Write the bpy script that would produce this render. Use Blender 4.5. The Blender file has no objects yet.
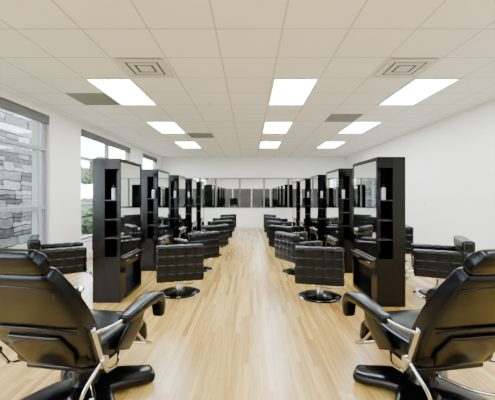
import bpy, bmesh, math, random
from mathutils import Vector, Matrix
random.seed(4)
S=bpy.context.scene
COL=S.collection

# ---------------------------------------------------------------- materials
def newmat(name):
    m=bpy.data.materials.new(name); m.use_nodes=True
    nt=m.node_tree; b=nt.nodes.get('Principled BSDF'); return m,nt,b
def simple(name,col,rough=.5,metal=0,bump=0,scale=60,spec=None,coat=0):
    m,nt,b=newmat(name)
    b.inputs['Base Color'].default_value=(*col,1); b.inputs['Roughness'].default_value=rough
    b.inputs['Metallic'].default_value=metal
    if spec is not None: b.inputs['Specular IOR Level'].default_value=spec
    if coat: b.inputs['Coat Weight'].default_value=coat; b.inputs['Coat Roughness'].default_value=.1
    tc=nt.nodes.new('ShaderNodeTexCoord'); n=nt.nodes.new('ShaderNodeTexNoise'); n.inputs['Scale'].default_value=scale
    n.inputs['Detail'].default_value=4
    nt.links.new(tc.outputs['Object'],n.inputs['Vector'])
    if bump:
        bp=nt.nodes.new('ShaderNodeBump'); bp.inputs['Strength'].default_value=bump; bp.inputs['Distance'].default_value=.004
        nt.links.new(n.outputs['Fac'],bp.inputs['Height']); nt.links.new(bp.outputs['Normal'],b.inputs['Normal'])
    else:
        mr=nt.nodes.new('ShaderNodeMapRange'); mr.inputs['To Min'].default_value=max(0,rough*.9); mr.inputs['To Max'].default_value=min(1,rough*1.1+.005)
        nt.links.new(n.outputs['Fac'],mr.inputs['Value']); nt.links.new(mr.outputs['Result'],b.inputs['Roughness'])
    return m
M={}
M['leather']=simple('black_leather',(.0014,.0015,.0019),.24,bump=.06,scale=220,spec=.16)
M['leather'].node_tree.nodes['Principled BSDF'].inputs['Specular Tint'].default_value=(.8,.9,1,1)
M['quilted']=simple('black_quilted_leather',(.0022,.0023,.0027),.24,bump=.06,scale=220,spec=.28)
M['quilted'].node_tree.nodes['Principled BSDF'].inputs['Specular Tint'].default_value=(.85,.93,1,1)
M['laminate']=simple('black_laminate',(.0010,.0010,.0011),.14,spec=.17)
M['niche']=simple('black_interior',(.012,.012,.013),.35,spec=.3)
M['chrome']=simple('chrome',(.66,.66,.68),.12,metal=1)
M['steel']=simple('polished_steel',(.45,.45,.46),.15,metal=1)
M['plastic']=simple('black_plastic',(.0013,.0013,.0015),.2,spec=.17)
M['mirror']=simple('mirror_glass',(.88,.9,.9),.012,metal=1)
M['bmirror']=simple('grey_mirror_glass',(.48,.49,.49),.02,metal=1)
M['alu']=simple('white_aluminium',(.72,.73,.74),.4)
M['winframe']=simple('grey_aluminium',(.24,.25,.26),.4)
M['darkframe']=simple('dark_frame',(.08,.08,.082),.4)
M['darkpanel']=simple('dark_reflection_panel',(.08,.08,.08),.1)
M['shade']=simple('grey_shade_fabric',(.11,.115,.12),.7,bump=.2,scale=300)
M['wall']=simple('warm_white_paint',(.87,.87,.85),.55,bump=.06,scale=150)
M['base']=simple('baseboard_paint',(.62,.6,.56),.5)
M['white']=simple('white_metal',(.82,.82,.8),.4)
M['ventwhite']=simple('vent_offwhite',(.60,.62,.64),.5)
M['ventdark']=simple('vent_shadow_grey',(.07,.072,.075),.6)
M['ventgrey']=simple('vent_grey',(.26,.27,.28),.6)
M['silver']=simple('silver_can',(.36,.38,.41),.3,metal=.7)
M['grass']=simple('grass',(.06,.10,.035),.9,bump=.5,scale=30)
M['leaf']=simple('foliage',(.03,.05,.022),.8,bump=1,scale=20)
M['bark']=simple('bark',(.1,.07,.05),.9,bump=1,scale=30)
m,nt,b=newmat('troffer_diffuser')
b.inputs['Base Color'].default_value=(.9,.9,.9,1)
b.inputs['Emission Color'].default_value=(.89,.96,1,1)
tc=nt.nodes.new('ShaderNodeTexCoord'); wv=nt.nodes.new('ShaderNodeTexWave'); wv.wave_type='BANDS'; wv.bands_direction='X'; wv.inputs['Scale'].default_value=1.5; wv.inputs['Phase Offset'].default_value=0
nt.links.new(tc.outputs['Object'],wv.inputs['Vector'])
mr=nt.nodes.new('ShaderNodeMapRange'); mr.inputs['To Min'].default_value=35; mr.inputs['To Max'].default_value=60
nt.links.new(wv.outputs['Fac'],mr.inputs['Value']); nt.links.new(mr.outputs['Result'],b.inputs['Emission Strength'])
M['emit']=m
m,nt,b=newmat('window_glass')
out=nt.nodes['Material Output']; tr=nt.nodes.new('ShaderNodeBsdfTransparent'); gl=nt.nodes.new('ShaderNodeBsdfGlossy'); gl.inputs['Roughness'].default_value=.02
mx=nt.nodes.new('ShaderNodeMixShader'); lw=nt.nodes.new('ShaderNodeLayerWeight'); lw.inputs['Blend'].default_value=.25
mu=nt.nodes.new('ShaderNodeMath'); mu.operation='MULTIPLY'; mu.inputs[1].default_value=.10
nt.links.new(lw.outputs['Fresnel'],mu.inputs[0]); nt.links.new(mu.outputs[0],mx.inputs[0])
nt.links.new(tr.outputs[0],mx.inputs[1]); nt.links.new(gl.outputs[0],mx.inputs[2]); nt.links.new(mx.outputs[0],out.inputs['Surface'])
M['glass']=m
# ceiling
TILE=.655
m,nt,b=newmat('ceiling_tiles'); b.inputs['Roughness'].default_value=.9
tc=nt.nodes.new('ShaderNodeTexCoord'); mp=nt.nodes.new('ShaderNodeMapping'); mp.inputs['Location'].default_value=(-.9775+TILE*20,-4.43+TILE*20,0)
br=nt.nodes.new('ShaderNodeTexBrick'); br.offset=0; br.squash=1
br.inputs['Scale'].default_value=1; br.inputs['Brick Width'].default_value=TILE; br.inputs['Row Height'].default_value=TILE
br.inputs['Mortar Size'].default_value=.009; br.inputs['Mortar Smooth'].default_value=.15
br.inputs['Color1'].default_value=(.875,.905,.925,1); br.inputs['Color2'].default_value=(.905,.935,.955,1); br.inputs['Mortar'].default_value=(.54,.555,.565,1)
nt.links.new(tc.outputs['Object'],mp.inputs['Vector']); nt.links.new(mp.outputs[0],br.inputs['Vector'])
nz=nt.nodes.new('ShaderNodeTexNoise'); nz.inputs['Scale'].default_value=90; nt.links.new(tc.outputs['Object'],nz.inputs['Vector'])
bp=nt.nodes.new('ShaderNodeBump'); bp.inputs['Strength'].default_value=.15; bp.inputs['Distance'].default_value=.004
nt.links.new(nz.outputs['Fac'],bp.inputs['Height']); nt.links.new(bp.outputs[0],b.inputs['Normal'])
nt.links.new(br.outputs['Color'],b.inputs['Base Color']); M['ceiling']=m
# floor planks (run along Y)
m,nt,b=newmat('maple_planks'); 
tc=nt.nodes.new('ShaderNodeTexCoord'); sx=nt.nodes.new('ShaderNodeSeparateXYZ'); cb=nt.nodes.new('ShaderNodeCombineXYZ')
nt.links.new(tc.outputs['Object'],sx.inputs[0])
a1=nt.nodes.new('ShaderNodeMath'); a1.inputs[1].default_value=50; a2=nt.nodes.new('ShaderNodeMath'); a2.inputs[1].default_value=50
nt.links.new(sx.outputs['Y'],a1.inputs[0]); nt.links.new(sx.outputs['X'],a2.inputs[0])
nt.links.new(a1.outputs[0],cb.inputs['X']); nt.links.new(a2.outputs[0],cb.inputs['Y'])
def math_(op,a,bv=None,c=None):
    n=nt.nodes.new('ShaderNodeMath'); n.operation=op
    for i,v in enumerate((a,bv,c)):
        if v is None: continue
        if isinstance(v,(int,float)): n.inputs[i].default_value=v
        else: nt.links.new(v,n.inputs[i])
    return n.outputs[0]
PW_=.05
row=math_('FLOOR',math_('DIVIDE',a2.outputs[0],PW_))
wn=nt.nodes.new('ShaderNodeTexWhiteNoise'); wn.noise_dimensions='1D'; nt.links.new(row,wn.inputs['W'])
yy=math_('ADD',math_('DIVIDE',a1.outputs[0],1.1),math_('MULTIPLY',wn.outputs['Value'],7.3))
colm=math_('FLOOR',yy)
cbb=nt.nodes.new('ShaderNodeCombineXYZ'); nt.links.new(row,cbb.inputs[0]); nt.links.new(colm,cbb.inputs[1])
wn2=nt.nodes.new('ShaderNodeTexWhiteNoise'); wn2.noise_dimensions='2D'; nt.links.new(cbb.outputs[0],wn2.inputs['Vector'])
cr0=nt.nodes.new('ShaderNodeValToRGB'); E=cr0.color_ramp.elements
E[0].position=0; E[0].color=(.33,.190,.045,1); E[1].position=1; E[1].color=(.59,.420,.132,1)
e_=E.new(.3); e_.color=(.435,.278,.073,1); e_=E.new(.7); e_.color=(.515,.346,.098,1)
nt.links.new(wn2.outputs['Value'],cr0.inputs[0])
sc=nt.nodes.new('ShaderNodeVectorMath'); sc.operation='MULTIPLY'; sc.inputs[1].default_value=(1.6,38,1)
nt.links.new(cb.outputs[0],sc.inputs[0])
sh_=nt.nodes.new('ShaderNodeVectorMath'); sh_.operation='MULTIPLY_ADD'; sh_.inputs[1].default_value=(37,11,5)
nt.links.new(wn2.outputs['Color'],sh_.inputs[0]); nt.links.new(sc.outputs[0],sh_.inputs[2])
nz=nt.nodes.new('ShaderNodeTexNoise'); nz.inputs['Scale'].default_value=1; nz.inputs['Detail'].default_value=6; nz.inputs['Distortion'].default_value=.8
nt.links.new(sh_.outputs[0],nz.inputs['Vector'])
cr=nt.nodes.new('ShaderNodeValToRGB'); cr.color_ramp.elements[0].position=.3; cr.color_ramp.elements[0].color=(.66,.57,.43,1)
cr.color_ramp.elements[1].position=.62; cr.color_ramp.elements[1].color=(1,1,1,1)
nt.links.new(nz.outputs['Fac'],cr.inputs[0])
mm=nt.nodes.new('ShaderNodeMix'); mm.data_type='RGBA'; mm.blend_type='MULTIPLY'; mm.inputs[0].default_value=1
nt.links.new(cr0.outputs['Color'],mm.inputs[6]); nt.links.new(cr.outputs[0],mm.inputs[7])
fr_=math_('FRACT',math_('DIVIDE',a2.outputs[0],PW_)); seam=math_('LESS_THAN',fr_,.03)
fy=math_('FRACT',yy); seam2=math_('LESS_THAN',fy,.004); sm=math_('MULTIPLY',math_('MAXIMUM',seam,seam2),.5)
m3=nt.nodes.new('ShaderNodeMix'); m3.data_type='RGBA'; nt.links.new(sm,m3.inputs[0]); nt.links.new(mm.outputs[2],m3.inputs[6]); m3.inputs[7].default_value=(.2,.11,.035,1)
nt.links.new(m3.outputs[2],b.inputs['Base Color']); b.inputs['Roughness'].default_value=.25; b.inputs['Specular IOR Level'].default_value=.4
M['floor']=m
# ledgestone
m,nt,b=newmat('grey_ledgestone'); b.inputs['Roughness'].default_value=.9; b.inputs['Specular IOR Level'].default_value=.2
tc=nt.nodes.new('ShaderNodeTexCoord'); sx=nt.nodes.new('ShaderNodeSeparateXYZ'); cb=nt.nodes.new('ShaderNodeCombineXYZ')
nt.links.new(tc.outputs['Object'],sx.inputs[0])
ad=math_('ADD',sx.outputs['X'],sx.outputs['Y']); ad=math_('ADD',ad,20.0)
nzz=nt.nodes.new('ShaderNodeTexNoise'); nzz.inputs['Scale'].default_value=3.5; nt.links.new(tc.outputs['Object'],nzz.inputs['Vector'])
zz_=math_('ADD',math_('MULTIPLY_ADD',nzz.outputs['Fac'],.10,sx.outputs['Z']),5.0)
ad=math_('ADD',ad,math_('MULTIPLY',nzz.outputs['Fac'],.2))
def course(H1,LEN,seed):
    r=math_('FLOOR',math_('DIVIDE',zz_,H1)); w1=nt.nodes.new('ShaderNodeTexWhiteNoise'); w1.noise_dimensions='1D'; nt.links.new(math_('ADD',r,seed),w1.inputs['W'])
    ln=math_('MULTIPLY_ADD',w1.outputs['Value'],LEN*1.1,LEN*.5)
    u=math_('ADD',math_('DIVIDE',ad,ln),math_('MULTIPLY',w1.outputs['Value'],9.7)); c=math_('FLOOR',u)
    cc=nt.nodes.new('ShaderNodeCombineXYZ'); nt.links.new(r,cc.inputs[0]); nt.links.new(c,cc.inputs[1]); cc.inputs[2].default_value=seed
    w2=nt.nodes.new('ShaderNodeTexWhiteNoise'); nt.links.new(cc.outputs[0],w2.inputs['Vector'])
    spl=math_('GREATER_THAN',w2.outputs['Value'],.5)
    fz=math_('FRACT',math_('DIVIDE',zz_,H1)); fu=math_('FRACT',u)
    mid=math_('MULTIPLY',spl,math_('LESS_THAN',math_('ABSOLUTE',math_('SUBTRACT',fz,.52)),.045))
    up=math_('MULTIPLY',math_('MULTIPLY',spl,math_('GREATER_THAN',fz,.52)),.37)
    gap=math_('MAXIMUM',math_('MAXIMUM',math_('LESS_THAN',fz,.10),math_('LESS_THAN',fu,.035)),mid)
    return math_('FRACT',math_('ADD',math_('MULTIPLY',w2.outputs['Value'],5.3),up)),gap
v1,g1=course(.20,.48,3.0)
crs=nt.nodes.new('ShaderNodeValToRGB'); E=crs.color_ramp.elements; E[0].color=(.045,.047,.052,1); E[1].color=(.36,.36,.355,1); e_=E.new(.5); e_.color=(.16,.163,.168,1)
nt.links.new(v1,crs.inputs[0])
mg=nt.nodes.new('ShaderNodeMix'); mg.data_type='RGBA'; nt.links.new(g1,mg.inputs[0]); nt.links.new(crs.outputs[0],mg.inputs[6]); mg.inputs[7].default_value=(.003,.003,.0035,1)
n2=nt.nodes.new('ShaderNodeTexNoise'); n2.inputs['Scale'].default_value=9; n2.inputs['Detail'].default_value=8; nt.links.new(tc.outputs['Object'],n2.inputs['Vector'])
mm=nt.nodes.new('ShaderNodeMix'); mm.data_type='RGBA'; mm.blend_type='OVERLAY'; mm.inputs[0].default_value=.8
nt.links.new(mg.outputs[2],mm.inputs[6]); nt.links.new(n2.outputs['Fac'],mm.inputs[7]); nt.links.new(mm.outputs[2],b.inputs['Base Color'])
bp=nt.nodes.new('ShaderNodeBump'); bp.inputs['Distance'].default_value=.03; nt.links.new(n2.outputs['Fac'],bp.inputs['Height']); nt.links.new(bp.outputs[0],b.inputs['Normal'])
M['stone']=m

# ---------------------------------------------------------------- helpers
def box(bm,x0,x1,y0,y1,z0,z1):
    vs=[bm.verts.new((x,y,z)) for x in (x0,x1) for y in (y0,y1) for z in (z0,z1)]
    for f in ((0,1,3,2),(4,6,7,5),(0,4,5,1),(2,3,7,6),(0,2,6,4),(1,5,7,3)):
        bm.faces.new([vs[i] for i in f])
def cyl(bm,cx,cy,z0,z1,r0,r1=None,n=40):
    r1=r0 if r1 is None else r1
    A=[bm.verts.new((cx+r0*math.cos(2*math.pi*i/n),cy+r0*math.sin(2*math.pi*i/n),z0)) for i in range(n)]
    B=[bm.verts.new((cx+r1*math.cos(2*math.pi*i/n),cy+r1*math.sin(2*math.pi*i/n),z1)) for i in range(n)]
    for i in range(n): bm.faces.new((A[i],A[(i+1)%n],B[(i+1)%n],B[i]))
    bm.faces.new(A[::-1]); bm.faces.new(B)
def lathe(bm,prof,cx=0,cy=0,n=48):
    rings=[]
    for r,z in prof:
        rings.append([bm.verts.new((cx+r*math.cos(2*math.pi*i/n),cy+r*math.sin(2*math.pi*i/n),z)) for i in range(n)])
    for a,b_ in zip(rings,rings[1:]):
        for i in range(n): bm.faces.new((a[i],a[(i+1)%n],b_[(i+1)%n],b_[i]))
    bm.faces.new(rings[0][::-1]); bm.faces.new(rings[-1])
def cat(pts,k=6):
    P=[Vector(p) for p in pts]; P=[2*P[0]-P[1]]+P+[2*P[-1]-P[-2]]; o=[]
    for i in range(1,len(P)-2):
        for j in range(k):
            t=j/k; a,b_,c,d=P[i-1:i+3]
            o.append(.5*((2*b_)+(c-a)*t+(2*a-5*b_+4*c-d)*t*t+(3*b_-a-3*c+d)*t**3))
    o.append(P[-2]); return o
def loft(bm,pts,sizes,e=2,n=24,side=None,k=6,cap=True):
    """sweep; sizes list of (a,b) half sizes along side/normal"""
    path=cat(pts,k); L=len(path); sz=[]
    for i in range(L):
        t=i/(L-1)*(len(sizes)-1); j=min(int(t),len(sizes)-2) if len(sizes)>1 else 0; f=t-j
        if len(sizes)==1: sz.append(sizes[0])
        else: sz.append(tuple(sizes[j][q]*(1-f)+sizes[j+1][q]*f for q in (0,1)))
    fr=[]; 
    for i in range(L):
        T=(path[min(i+1,L-1)]-path[max(i-1,0)]).normalized()
        sd=Vector(side) if side else (Vector((1,0,0)) if abs(T.x)<.9 else Vector((0,1,0)))
        sd=(sd-T*sd.dot(T)).normalized(); fr.append((path[i],T,sd,T.cross(sd)))
    rings=[]
    def ring(p,sd,nn,a,b_):
        vs=[]
        for q in range(n):
            th=2*math.pi*q/n; c,s=math.cos(th),math.sin(th)
            vs.append(bm.verts.new(p+sd*(a*math.copysign(abs(c)**(2/e),c))+nn*(b_*math.copysign(abs(s)**(2/e),s))))
        return vs
    for i,(p,T,sd,nn) in enumerate(fr):
        a,b_=sz[i]
        if cap and i==0:
            m_=min(a,b_)
            for ang in (80,50,25): 
                c=math.cos(math.radians(ang)); s=math.sin(math.radians(ang)); rings.append(ring(p-T*m_*s*.8,sd,nn,a-m_*(1-c),b_-m_*(1-c)))
        rings.append(ring(p,sd,nn,a,b_))
        if cap and i==L-1:
            m_=min(a,b_)
            for ang in (25,50,80): 
                c=math.cos(math.radians(ang)); s=math.sin(math.radians(ang)); rings.append(ring(p+T*m_*s*.8,sd,nn,a-m_*(1-c),b_-m_*(1-c)))
    for A,B in zip(rings,rings[1:]):
        for q in range(n): bm.faces.new((A[q],A[(q+1)%n],B[(q+1)%n],B[q]))
    bm.faces.new(rings[0][::-1]); bm.faces.new(rings[-1])
def tube(bm,pts,r,n=12,k=6): loft(bm,pts,[(r,r)],2,n,k=k,cap=False)
def quilt(bm,x0,x1,y0,y1,z0,z1,nx,ny,nz,amp=.012,sub=8):
    """box with pillowed square quilting on each face"""
    lo=Vector((x0,y0,z0)); hi=Vector((x1,y1,z1)); N=(nx,ny,nz)
    for ax in range(3):
        u,v=[a for a in range(3) if a!=ax]
        for sgn in (-1,1):
            nu,nv=N[u]*sub,N[v]*sub; g=[]
            for i in range(nu+1):
                row=[]
                for j in range(nv+1):
                    fu=(i%sub)/sub; fv=(j%sub)/sub
                    d=amp*((1-abs(2*fu-1)**4)*(1-abs(2*fv-1)**4))**.7 if (fu and fv) else 0
                    p=[0,0,0]; p[u]=lo[u]+(hi[u]-lo[u])*i/nu; p[v]=lo[v]+(hi[v]-lo[v])*j/nv
                    p[ax]=(hi[ax]+d) if sgn>0 else (lo[ax]-d)
                    row.append(bm.verts.new(p))
                g.append(row)
            for i in range(nu):
                for j in range(nv): bm.faces.new((g[i][j],g[i+1][j],g[i+1][j+1],g[i][j+1]))
    bmesh.ops.remove_doubles(bm,verts=bm.verts,dist=1e-5)
def mk(name,build,mat,parent=None,bevel=0,smooth=False,loc=(0,0,0),rot=(0,0,0),seg=2):
    bm=bmesh.new(); build(bm); bmesh.ops.recalc_face_normals(bm,faces=bm.faces)
    me=bpy.data.meshes.new(name); bm.to_mesh(me); bm.free(); me.materials.append(M[mat])
    ob=bpy.data.objects.new(name,me); COL.objects.link(ob); ob.location=loc; ob.rotation_euler=rot
    if bevel:
        md=ob.modifiers.new('bevel','BEVEL'); md.width=bevel; md.segments=seg; md.limit_method='ANGLE'; md.angle_limit=math.radians(40)
    if smooth or bevel:
        me.shade_smooth()
        if not smooth or smooth=='angle':
            try: me.set_sharp_from_angle(angle=math.radians(35))
            except Exception: pass
    if parent: ob.parent=parent
    return ob
def empty(name,loc=(0,0,0),rz=0,label=None,cat_=None,group=None):
    e=bpy.data.objects.new(name,None); e.empty_display_size=.1; COL.objects.link(e); e.location=loc; e.rotation_euler=(0,0,rz)
    if label: e['label']=label
    if cat_: e['category']=cat_
    if group: e['group']=group
    return e
def copy_thing(src,loc,rz,label=None):
    def rec(o,par):
        c=o.copy(); COL.objects.link(c)
        if par is not None: c.parent=par; c.matrix_parent_inverse=o.matrix_parent_inverse.copy()
        for ch in list(kids[o.name]): rec(ch,c)
        return c
    kids={}
    def coll(o):
        kids[o.name]=list(o.children)
        for c in o.children: coll(c)
    coll(src)
    n=rec(src,None); n.location=loc; n.rotation_euler=(0,0,rz)
    if label: n['label']=label
    return n
def struct(o,label=None,cat_=None):
    o['kind']='structure'
    if label: o['label']=label
    if cat_: o['category']=cat_
    return o

# ---------------------------------------------------------------- room
XL,XR,YB,YF,C=-3.76,4.15,13.65,-3.2,3.07
struct(mk('floor',lambda b:box(b,XL-.2,XR+.2,YF-.2,YB+.2,-.1,0),'floor'),'light maple plank flooring with warm grain','floor')
struct(mk('ceiling',lambda b:box(b,XL-.2,XR+.2,YF-.2,YB+.2,C,C+.1),'ceiling'),'off-white suspended ceiling of square tiles','ceiling')
struct(mk('wall_right',lambda b:box(b,XR,XR+.2,YF,YB,0,C),'wall'),'plain warm white painted wall','wall')
struct(mk('wall_back',lambda b:box(b,XL-.2,XR+.2,YB,YB+.2,0,C),'wall'),'plain warm white painted end wall','wall')
struct(mk('wall_front',lambda b:box(b,XL-.2,XR+.2,YF-.2,YF,0,C),'wall'),'plain warm white painted wall','wall')
WINS=[(-1.6,1.9),(2.5,6.03),(7.14,10.15),(11.3,13.05)]; WZ0,WZ1=.42,2.94
def wl(b):
    ys=[YF]+[v for w in WINS for v in w]+[YB]
    for i in range(0,len(ys),2): box(b,XL-.2,XL,ys[i],ys[i+1],0,C)
    for a,c in WINS:
        box(b,XL-.2,XL,a,c,0,WZ0); box(b,XL-.2,XL,a,c,WZ1,C)
struct(mk('wall_left',wl,'wall'),'warm white painted wall with tall window openings','wall')
struct(mk('baseboard_right',lambda b:box(b,XR-.012,XR,YF+.04,YB-.012,0,.1),'base',bevel=.003),'slim pale baseboard','baseboard')
struct(mk('baseboard_left',lambda b:box(b,XL,XL+.012,YF+.04,YB-.012,0,.1),'base',bevel=.003),'slim pale baseboard','baseboard')
struct(mk('baseboard_back',lambda b:box(b,XL,XR,YB-.012,YB,0,.1),'base',bevel=.003),'slim pale baseboard','baseboard')
for i,(a,c) in enumerate(WINS):
    e=empty('window_%d'%(i+1),(XL-.1,a,WZ0),label='tall aluminium framed window with roller shade cassette',cat_='window'); e['kind']='structure'
    w=c-a; h=WZ1-WZ0; nv=2 if w>2 else 1
    def fr(b):
        t=.06
        box(b,-.05,.05,0,t,0,h); box(b,-.05,.05,w-t,w,0,h); box(b,-.05,.05,t,w-t,0,t); box(b,-.05,.05,t,w-t,h-t,h)
        for k in range(1,nv): 
            yy=w*k/nv if i!=1 else w*.93
            box(b,-.05,.05,yy-.03,yy+.03,t,h-t)
        for z in (1.22,2.30):
            box(b,-.045,.055,t,w-t,z-WZ0-.03,z-WZ0+.03)
    mk('window_frame',fr,'winframe',e)
    mk('window_glass',lambda b:box(b,-.006,.006,.05,w-.05,.05,h-.05),'glass',e)
    mk('window_shade',lambda b:box(b,.055,.095,.01,w-.01,h-.17,h-.01),'shade',e,bevel=.01)
    mk('window_sill',lambda b:box(b,.05,.13,-.03,w+.03,-.03,0),'alu',e,bevel=.004)
e=empty('window_5',(0,YF,0),label='unseen dark panel with slim pale bars, added for the mirrors to reflect',cat_='window'); e['kind']='structure'  # unseen panel added to darken what the end-wall mirrors reflect
def sf(b):
    for k in range(5):
        x=-3.4+k*1.8; box(b,x-.04,x+.04,.001,.06,0,2.1)
    box(b,-3.43,3.83,.001,.055,2.05,2.13); box(b,-3.43,3.83,.001,.055,0,.1)
mk('window_frame',sf,'alu',e); mk('window_glass',lambda b:box(b,-3.4,3.8,.001,.02,.05,2.08),'darkpanel',e)

# outside
o=mk('lawn',lambda b:box(b,-40,XL-.25,-20,50,-.25,-.15),'grass'); o['label']='green lawn outside the windows'; o['category']='lawn'; o['kind']='stuff'
o=mk('stone_pier',lambda b:box(b,-5.6,-5.1,3.6,8.6,-.15,4.2),'stone'); o['label']='grey stacked ledgestone pier outside the large window'; o['category']='stone wall'
def blob(bm,cx,cy,cz,r,fl=.8):
    t=bmesh.new(); bmesh.ops.create_icosphere(t,subdivisions=4,radius=r)
    mp={}
    for v in t.verts:
        c=v.co*(1+random.uniform(-.14,.18)); c.z*=fl
        mp[v.index]=bm.verts.new((c.x+cx,c.y+cy,c.z+cz))
    for f in t.faces: bm.faces.new([mp[v.index] for v in f.verts])
    t.free()
def bush(x,y,r):
    ob=mk('bush',lambda b:blob(b,0,0,r*.95,r,.8),'leaf',loc=(x,y,-.15)); ob['label']='rounded green shrub outside the windows'; ob['category']='bush'; ob['group']='shrubs outside the windows'
for x,y,r in ((-6.4,10.9,.6),(-6.3,12.6,.65),(-7.6,14.4,.7),(-8.6,17,.8),(-9,20.5,.9)): bush(x,y,r)
def tree(x,y,h,r):
    e=empty('tree',(x,y,-.15),label='leafy green tree on the lawn outside',cat_='tree',group='trees on the lawn')
    mk('trunk',lambda b:loft(b,[(0,0,.10),(.05,0,h*.4),(0,.05,h*.75)],[(.12,.12),(.08,.08),(.04,.04)],2,12),'bark',e,smooth=True)
    def cn(b):
        for k in range(5): blob(b,random.uniform(-r,r)*.6,random.uniform(-r,r)*.6,h*.8+random.uniform(-.2,.5)*r,r*random.uniform(.5,.7),.85)
    mk('canopy',cn,'leaf',e)
tree(-10.5,18.5,3.4,1.1); tree(-12,25,4.0,1.3); tree(-15,24,4.2,1.3)

# ---------------------------------------------------------------- ceiling lights
t=empty('ceiling_light',(0,0,C),label='rectangular recessed fluorescent troffer, lit white',cat_='ceiling light',group='ceiling troffers')
HW,HL=TILE*.5,TILE
def trf(b):
    w=.035
    box(b,-HW,-HW+w,-HL,HL,-.012,.0); box(b,HW-w,HW,-HL,HL,-.012,0); box(b,-HW+w,HW-w,-HL,-HL+w,-.012,0); box(b,-HW+w,HW-w,HL-w,HL,-.012,0)
mk('light_frame',trf,'white',t)
mk('light_diffuser',lambda b:box(b,-HW+.035,HW-.035,-HL+.035,HL-.035,-.008,-.001),'emit',t)
LX=[-1.97,.65,2.615]; first=True
for yy in (4.43+TILE,7.05+TILE,9.67+TILE,-1.5,.9):  # last two rows are out of view, added to light the foreground
    for xx in LX:
        if first: t.location=(xx,yy,C); first=False
        else: copy_thing(t,(xx,yy,C),0)
def vent(x,y):
    e=empty('ceiling_vent',(x,y,C),label='square louvred supply air diffuser in the ceiling',cat_='vent',group='supply air vents')
    def lv(b):
        for r,w in ((.29,.085),(.175,.055),(.085,.085)):
            z=-.012
            if w>=r: box(b,-r,r,-r,r,z-.006,z); continue
            box(b,-r,-r+w,-r,r,z-.006,z); box(b,r-w,r,-r,r,z-.006,z); box(b,-r+w,r-w,-r,-r+w,z-.006,z); box(b,-r+w,r-w,r-w,r,z-.006,z)
    mk('vent_louvre',lv,'ventwhite',e)
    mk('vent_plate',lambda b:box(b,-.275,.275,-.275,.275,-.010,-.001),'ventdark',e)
vent(-1.315,4.07); vent(1.96,4.07)
def grille(x,y):
    e=empty('return_grille',(x,y,C),label='flat grey return air grille in the ceiling',cat_='vent',group='return air grilles')
    def lv(b):
        for k in range(16):
            yy=-.30+k*.04; box(b,-.3,.3,yy-.008,yy+.008,-.014,-.004)
    mk('grille_slats',lv,'ventgrey',e); mk('grille_plate',lambda b:box(b,-.32,.32,-.32,.32,-.004,-.0005),'ventgrey',e)
grille(-2.62,5.41); grille(1.96,6.72); grille(-1.31,8.7)
for (x,y) in ((-.66,9.3),(.0,11.4),(2.0,9.5),(-.7,5.6)):
    e=empty('sprinkler_head',(x,y,C),label='small white ceiling sprinkler head',cat_='sprinkler',group='ceiling sprinklers')
    mk('sprinkler_plate',lambda b:cyl(b,0,0,-.01,-.0005,.045,n=24),'white',e,smooth='angle')
    mk('sprinkler_nozzle',lambda b:lathe(b,[(.012,-.01),(.01,-.035),(.022,-.038),(.022,-.042)][::-1],n=16),'chrome',e,smooth='angle')

# back wall mirrors
X0=-3.5; PW=1.03
for k in range(7):
    e=empty('wall_mirror',(X0+PW*k+PW/2,YB,0),label='wide landscape wall mirror in thin dark frame',cat_='mirror',group='mirrors along the end wall')
    z0,z1=.895,2.175; w=PW/2-.004
    def f(b,w=w,t=.03,y0=-.03):
        box(b,-w,-w+t,y0,-.001,z0,z1); box(b,w-t,w,y0,-.001,z0,z1); box(b,-w+t,w-t,y0,-.001,z0,z0+t); box(b,-w+t,w-t,y0,-.001,z1-t,z1)
    mk('mirror_frame',f,'darkframe',e)
    mk('mirror_glass',lambda b:box(b,-w+.03,w-.03,-.015,-.002,z0+.03,z1-.03),'bmirror',e)
e=empty('light_switch',(XR,7.6,1.25),label='white switch plate on the plain wall',cat_='light switch')
mk('switch_plate',lambda b:box(b,-.008,-.0005,-.06,.06,-.06,.06),'white',e,bevel=.003); mk('switch_toggle',lambda b:box(b,-.016,-.008,-.012,.012,-.02,.02),'white',e)

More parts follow.
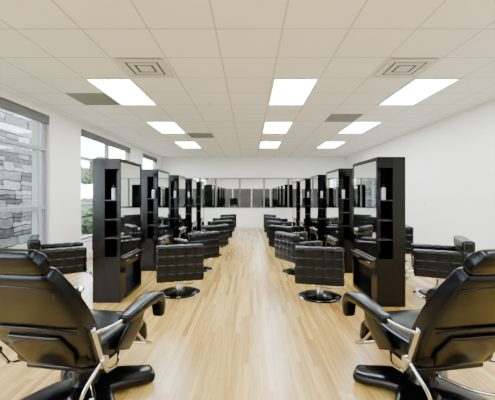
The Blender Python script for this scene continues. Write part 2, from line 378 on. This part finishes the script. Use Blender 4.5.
# ---------------------------------------------------------------- styling station
H=1.945; HWd=.185
SHZ=(.86,1.11,1.37)
def station(L,inner):
    s=inner
    e=empty('styling_station',label='tall black double-sided salon styling tower with mirrors',cat_='styling station',group='styling towers in two rows')
    def mm(a,b_): return (min(a,b_),max(a,b_))
    nx0,nx1=mm(-s*.02,s*.170)
    T=.22; W=.172; B0=.44
    def body(b):
        ox0,ox1=mm(-s*HWd,-s*.02); box(b,ox0,ox1,0,.04,0,H); 
        i0,i1=mm(-s*W,-s*.02); box(b,i0,i1,.04,T,.0,H-.04)
        ox0,ox1=mm(s*.170,s*HWd); box(b,ox0,ox1,0,.04,0,H)
        box(b,nx0,nx1,0,.04,1.80,H); box(b,nx0,nx1,0,.04,0,.62)
        k0,k1=mm(s*.170,s*W); box(b,k0,k1,.04,T,0,H-.04)
        box(b,nx0,nx1,.04,T,1.80,H-.04); box(b,nx0,nx1,.04,T,0,.62); box(b,nx0,nx1,T-.02,T,.62,1.80)
        box(b,-W,W,T,L-.04,B0,H-.04)
        box(b,-HWd,HWd,.04,L,H-.04,H); box(b,-HWd,HWd,L-.04,L,0,H-.04)
        box(b,-HWd,HWd,T,L-.04,0,.05)
    mk('tower_body',body,'laminate',e,bevel=.002)
    for z in SHZ:
        mk('shelf',lambda b:box(b,nx0+.001,nx1-.001,.004,.199,z,z+.015),'niche',e)
    for sd in (1,-1):
        a,c=mm(sd*(W+.0005),sd*(W+.006))
        mk('mirror',lambda b:box(b,a,c,.05,L-.05,.60,H-.05),'mirror',e)
        a,c=mm(sd*(W+.0005),sd*.235); mk('ledge',lambda b:box(b,a,c,.045,L-.045,.575,.593),'laminate',e,bevel=.006)
        a1,c1=mm(sd*(W+.0005),sd*.19)
        for k in range(2):
            y0=.045+k*(L-.09)/2; y1=y0+(L-.09)/2-.004
            d=mk('drawer',lambda b:box(b,a1,c1,y0,y1,.45,.57),'laminate',e,bevel=.004)
            hx0,hx1=mm(sd*.19,sd*.205); mk('drawer_handle',lambda b:box(b,hx0,hx1,(y0+y1)/2-.06,(y0+y1)/2+.06,.52,.532),'chrome',d,bevel=.003)
    return e
LL,LR=.86,.98
sl=station(LL,1); sl.location=(-1.925,4.30,0)
sr=station(LR,-1); sr.location=(1.835,4.14,0)
SLp=[(-1.925,4.30+1.79*k) for k in range(5)]; SRp=[(1.835,4.14+1.79*k) for k in range(5)]
for x,y in SLp[1:]: copy_thing(sl,(x,y,0),0)
for x,y in SRp[1:]: copy_thing(sr,(x,y,0),0)

def bottle():
    e=empty('spray_bottle',label='slim silver hairspray can on a tower shelf',cat_='bottle',group='bottles on tower shelves')
    mk('bottle_body',lambda b:lathe(b,[(.03,0),(.034,.004),(.034,.15),(.024,.163)]),'silver',e,smooth='angle'); mk('bottle_cap',lambda b:lathe(b,[(.022,.163),(.022,.20),(.015,.205)]),'plastic',e,smooth='angle')
    return e
ba=bottle(); fa=True
for side,lst in ((1,SLp),(-1,SRp)):
    for k,(x,y) in enumerate(lst[:4]):
        p=(x+side*.08,y+.06,SHZ[2]+.0155)
        if fa: ba.location=p; fa=False
        else: copy_thing(ba,p,0)

# ---------------------------------------------------------------- salon chair (faces +Y)
def salon_chair(up=0,foot=True):
    e=empty('salon_chair',label='black quilted leather hydraulic salon chair, round base',cat_='salon chair',group='black salon chairs along the styling towers')
    u=up
    mk('seat',lambda b:quilt(b,-.215,.215,-.2,.31,.30+u,.44+u,3,3,1,.012),'quilted',e,smooth=True)
    mk('backrest',lambda b:quilt(b,-.315,.315,-.33,-.21,.26+u,.745+u,5,1,4,.011),'quilted',e,smooth=True)
    for s in (-1,1):
        a,c=sorted((s*.215,s*.315)); mk('armrest',lambda b:quilt(b,a,c,-.205,.31,.26+u,.60+u,1,4,3,.009),'quilted',e,smooth=True)
    mk('seat_plate',lambda b:box(b,-.21,.21,-.18,.25,.23+u,.295+u),'plastic',e,bevel=.01)
    mk('column',lambda b:lathe(b,[(.055,.05),(.055,.15),(.038,.155),(.038,.23+u)],n=32),'chrome',e,smooth='angle')
    mk('base',lambda b:lathe(b,[(.265,0),(.265,.014),(.24,.03),(.20,.038),(.09,.047),(.06,.055)],n=64),'plastic',e,smooth='angle')
    mk('base_trim',lambda b:lathe(b,[(.266,.0),(.308,.003),(.311,.014),(.292,.022),(.263,.0225)],n=64),'chrome',e,smooth='angle')
    mk('footrest',lambda b:(tube(b,[(-.13,.2,.25+u),(-.13,.36,.20+u),(-.13,.42,.12+u),(-.13,.44,.1+u),(0,.45,.1+u),(.13,.44,.1+u),(.13,.42,.12+u),(.13,.36,.20+u),(.13,.2,.25+u)],.012)),'chrome',e,smooth=True)
    mk('pump_lever',lambda b:tube(b,[(.04,0,.14),(.16,.0,.13),(.26,-.02,.17),(.34,-.03,.18)],.009),'chrome',e,smooth=True)
    return e
L_=[(-1.04,4.73,16),(-1.03,6.2,40),(-.95,7.6,52),(-.93,9.0,40),(-.93,10.4,54),(-.93,11.8,38)]
R_=[(1.0,4.55,-14),(.92,6.0,-62),(.90,7.4,-52),(.91,8.8,-62),(.92,10.2,-50),(.95,11.6,-58)]
LO=[(-2.86,4.8,-58),(-2.9,6.9,-80),(-2.9,8.7,-75),(-2.9,10.5,-80),(-2.9,12.2,-70)]
RO=[(2.74,4.62,66),(2.85,6.5,75),(2.85,8.2,80),(2.85,10.0,75),(2.85,11.8,70)]
for up,lists in ((0,(L_,R_)),(.05,(LO,RO))):
    ch=salon_chair(up); fst=True
    if up: ch.scale=(1.1,1.1,1.05)
    for lst in lists:
        for x,y,a in lst:
            if fst: ch.location=(x,y,0); ch.rotation_euler=(0,0,math.radians(a)); fst=False
            else: copy_thing(ch,(x,y,0),math.radians(a))

# ---------------------------------------------------------------- barber recliner (faces +Y)
def barber():
    e=empty('barber_chair',label='black leather reclining barber chair with chrome linkage and splayed base',cat_='barber chair',group='reclining barber chairs')
    def seat(b): loft(b,[(0,-.27,.46),(0,0,.45),(0,.22,.465),(0,.33,.45)],[(.27,.07),(.285,.078),(.28,.078),(.26,.06)],6,40,side=(1,0,0))
    mk('seat',seat,'leather',e,smooth=True)
    mk('seat_pan',lambda b:box(b,-.24,.24,-.26,.28,.34,.38),'plastic',e,bevel=.015)
    bp=[(0,-.25,.46),(0,-.35,.62),(0,-.46,.78),(0,-.57,.93),(0,-.66,1.05)]
    bk=mk('backrest',lambda b:loft(b,bp,[(.28,.05),(.32,.065),(.335,.068),(.33,.064),(.315,.052)],7,80,side=(1,0,0)),'leather',e,smooth=True)
    def pip(b):
        q=[(-.24,-.32,.46),(-.275,-.405,.60),(-.295,-.525,.77),(-.29,-.635,.92),(-.26,-.69,.99),(.26,-.69,.99),(.29,-.635,.92),(.295,-.525,.77),(.275,-.405,.60),(.24,-.32,.46)]
        tube(b,[(x,y+.010,z) for x,y,z in q],.007,8)
    mk('piping',pip,'leather',bk,smooth=True)
    # crossing crease seam half way up the back
    mk('crease_piping',lambda b:tube(b,[(-.30,-.50,.70),(-.15,-.505,.71),(0,-.507,.715),(.15,-.505,.71),(.30,-.50,.70)],.008,8),'leather',bk,smooth=True)
    mk('back_shell',lambda b:loft(b,[(0,-.31,.43),(0,-.375,.53),(0,-.45,.64)],[(.17,.018),(.20,.02),(.17,.015)],5,40,side=(1,0,0)),'plastic',bk,smooth=True)
    mk('headrest',lambda b:loft(b,[(0,-.695,1.10),(0,-.725,1.14),(0,-.745,1.165)],[(.305,.042),(.305,.044),(.285,.036)],7,64,side=(1,0,0)),'leather',e,smooth=True)
    for s in (-1,1):
        x=s*.375
        ar=mk('armrest',lambda b:loft(b,[(x,-.14,.645),(x,-.02,.655),(x,.12,.665),(x,.25,.665),(x,.33,.64),(x,.37,.58),(x,.375,.50)],[(.04,.028),(.05,.032),(.055,.035),(.057,.038),(.057,.04),(.054,.038),(.046,.032)],4,28,side=(1,0,0)),'leather',e,smooth=True)
        mk('armrest_bracket',lambda b:loft(b,[(s*.30,-.03,.40),(s*.35,.02,.52),(x,.08,.64)],[(.014,.10),(.014,.09),(.014,.06)],4,20,side=(1,0,0)),'plastic',ar,smooth=True)
        mk('recline_link',lambda b:(tube(b,[(s*.355,-.43,.70),(s*.355,-.36,.52),(s*.34,-.28,.38)],.012),tube(b,[(s*.34,-.28,.38),(s*.30,-.1,.33),(s*.22,.05,.35)],.010),tube(b,[(s*.355,-.42,.67),(s*.365,-.28,.65),(s*.375,-.13,.645)],.010)),'steel',e,smooth=True)
        k=mk('pivot_knob',lambda b:cyl(b,0,0,-.012,.012,.026,n=24),'steel',e,smooth='angle',loc=(s*.365,-.335,.48),rot=(0,math.radians(90),0))
    mk('recline_bar',lambda b:tube(b,[(-.355,-.34,.48),(-.315,-.44,.36),(-.27,-.46,.25),(-.15,-.46,.22),(0,-.46,.22),(.15,-.46,.22),(.27,-.46,.25),(.315,-.44,.36),(.355,-.34,.48)],.010),'steel',e,smooth=True)
    mk('leg_rest',lambda b:loft(b,[(0,.40,.42),(0,.48,.33),(0,.54,.22)],[(.2,.045),(.21,.05),(.19,.04)],4,32,side=(1,0,0)),'leather',e,smooth=True)
    mk('footrest',lambda b:(tube(b,[(-.16,.36,.37),(-.17,.52,.2),(-.17,.62,.13),(.17,.62,.13),(.17,.52,.2),(.16,.36,.37)],.013,k=8)),'steel',e,smooth=True)
    mk('column',lambda b:lathe(b,[(.13,.07),(.115,.12),(.085,.16),(.08,.25),(.05,.26),(.05,.35)],n=40),'plastic',e,smooth='angle')
    def base(b):
        for sx in (-1,1):
            for sy in (-1,1):
                loft(b,[(sx*.03,sy*.03,.095),(sx*.16,sy*.15,.085),(sx*.27,sy*.25,.06),(sx*.33,sy*.30,.05)],[(.15,.05),(.13,.05),(.11,.045),(.09,.045)],3,24,side=(sy*.6*sx,-.8,0))
        lathe(b,[(.19,.03),(.2,.06),(.16,.12),(.12,.135)],n=40)
    mk('base',base,'plastic',e,smooth=True)
    mk('pump_lever',lambda b:tube(b,[(.06,-.05,.2),(.2,-.2,.17),(.3,-.36,.22),(.34,-.42,.3)],.011),'steel',e,smooth=True)
    return e
bc=barber(); bc.location=(-1.16,2.27,0); bc.rotation_euler=(0,0,math.radians(-9))
copy_thing(bc,(1.23,2.27,0),math.radians(9))

# ---------------------------------------------------------------- world, camera
w=bpy.data.worlds.new('world'); S.world=w; w.use_nodes=True
bg=w.node_tree.nodes['Background']; bg.inputs[0].default_value=(.88,.94,1,1); bg.inputs[1].default_value=20
cam=bpy.data.cameras.new('camera'); co=bpy.data.objects.new('camera',cam); COL.objects.link(co); S.camera=co
cam.sensor_width=36; cam.lens=36*320/495; cam.shift_x=-2/495; cam.shift_y=-5/495; cam.clip_start=.05
co.location=(0,0,1.45); co.rotation_euler=(math.radians(90),0,0)
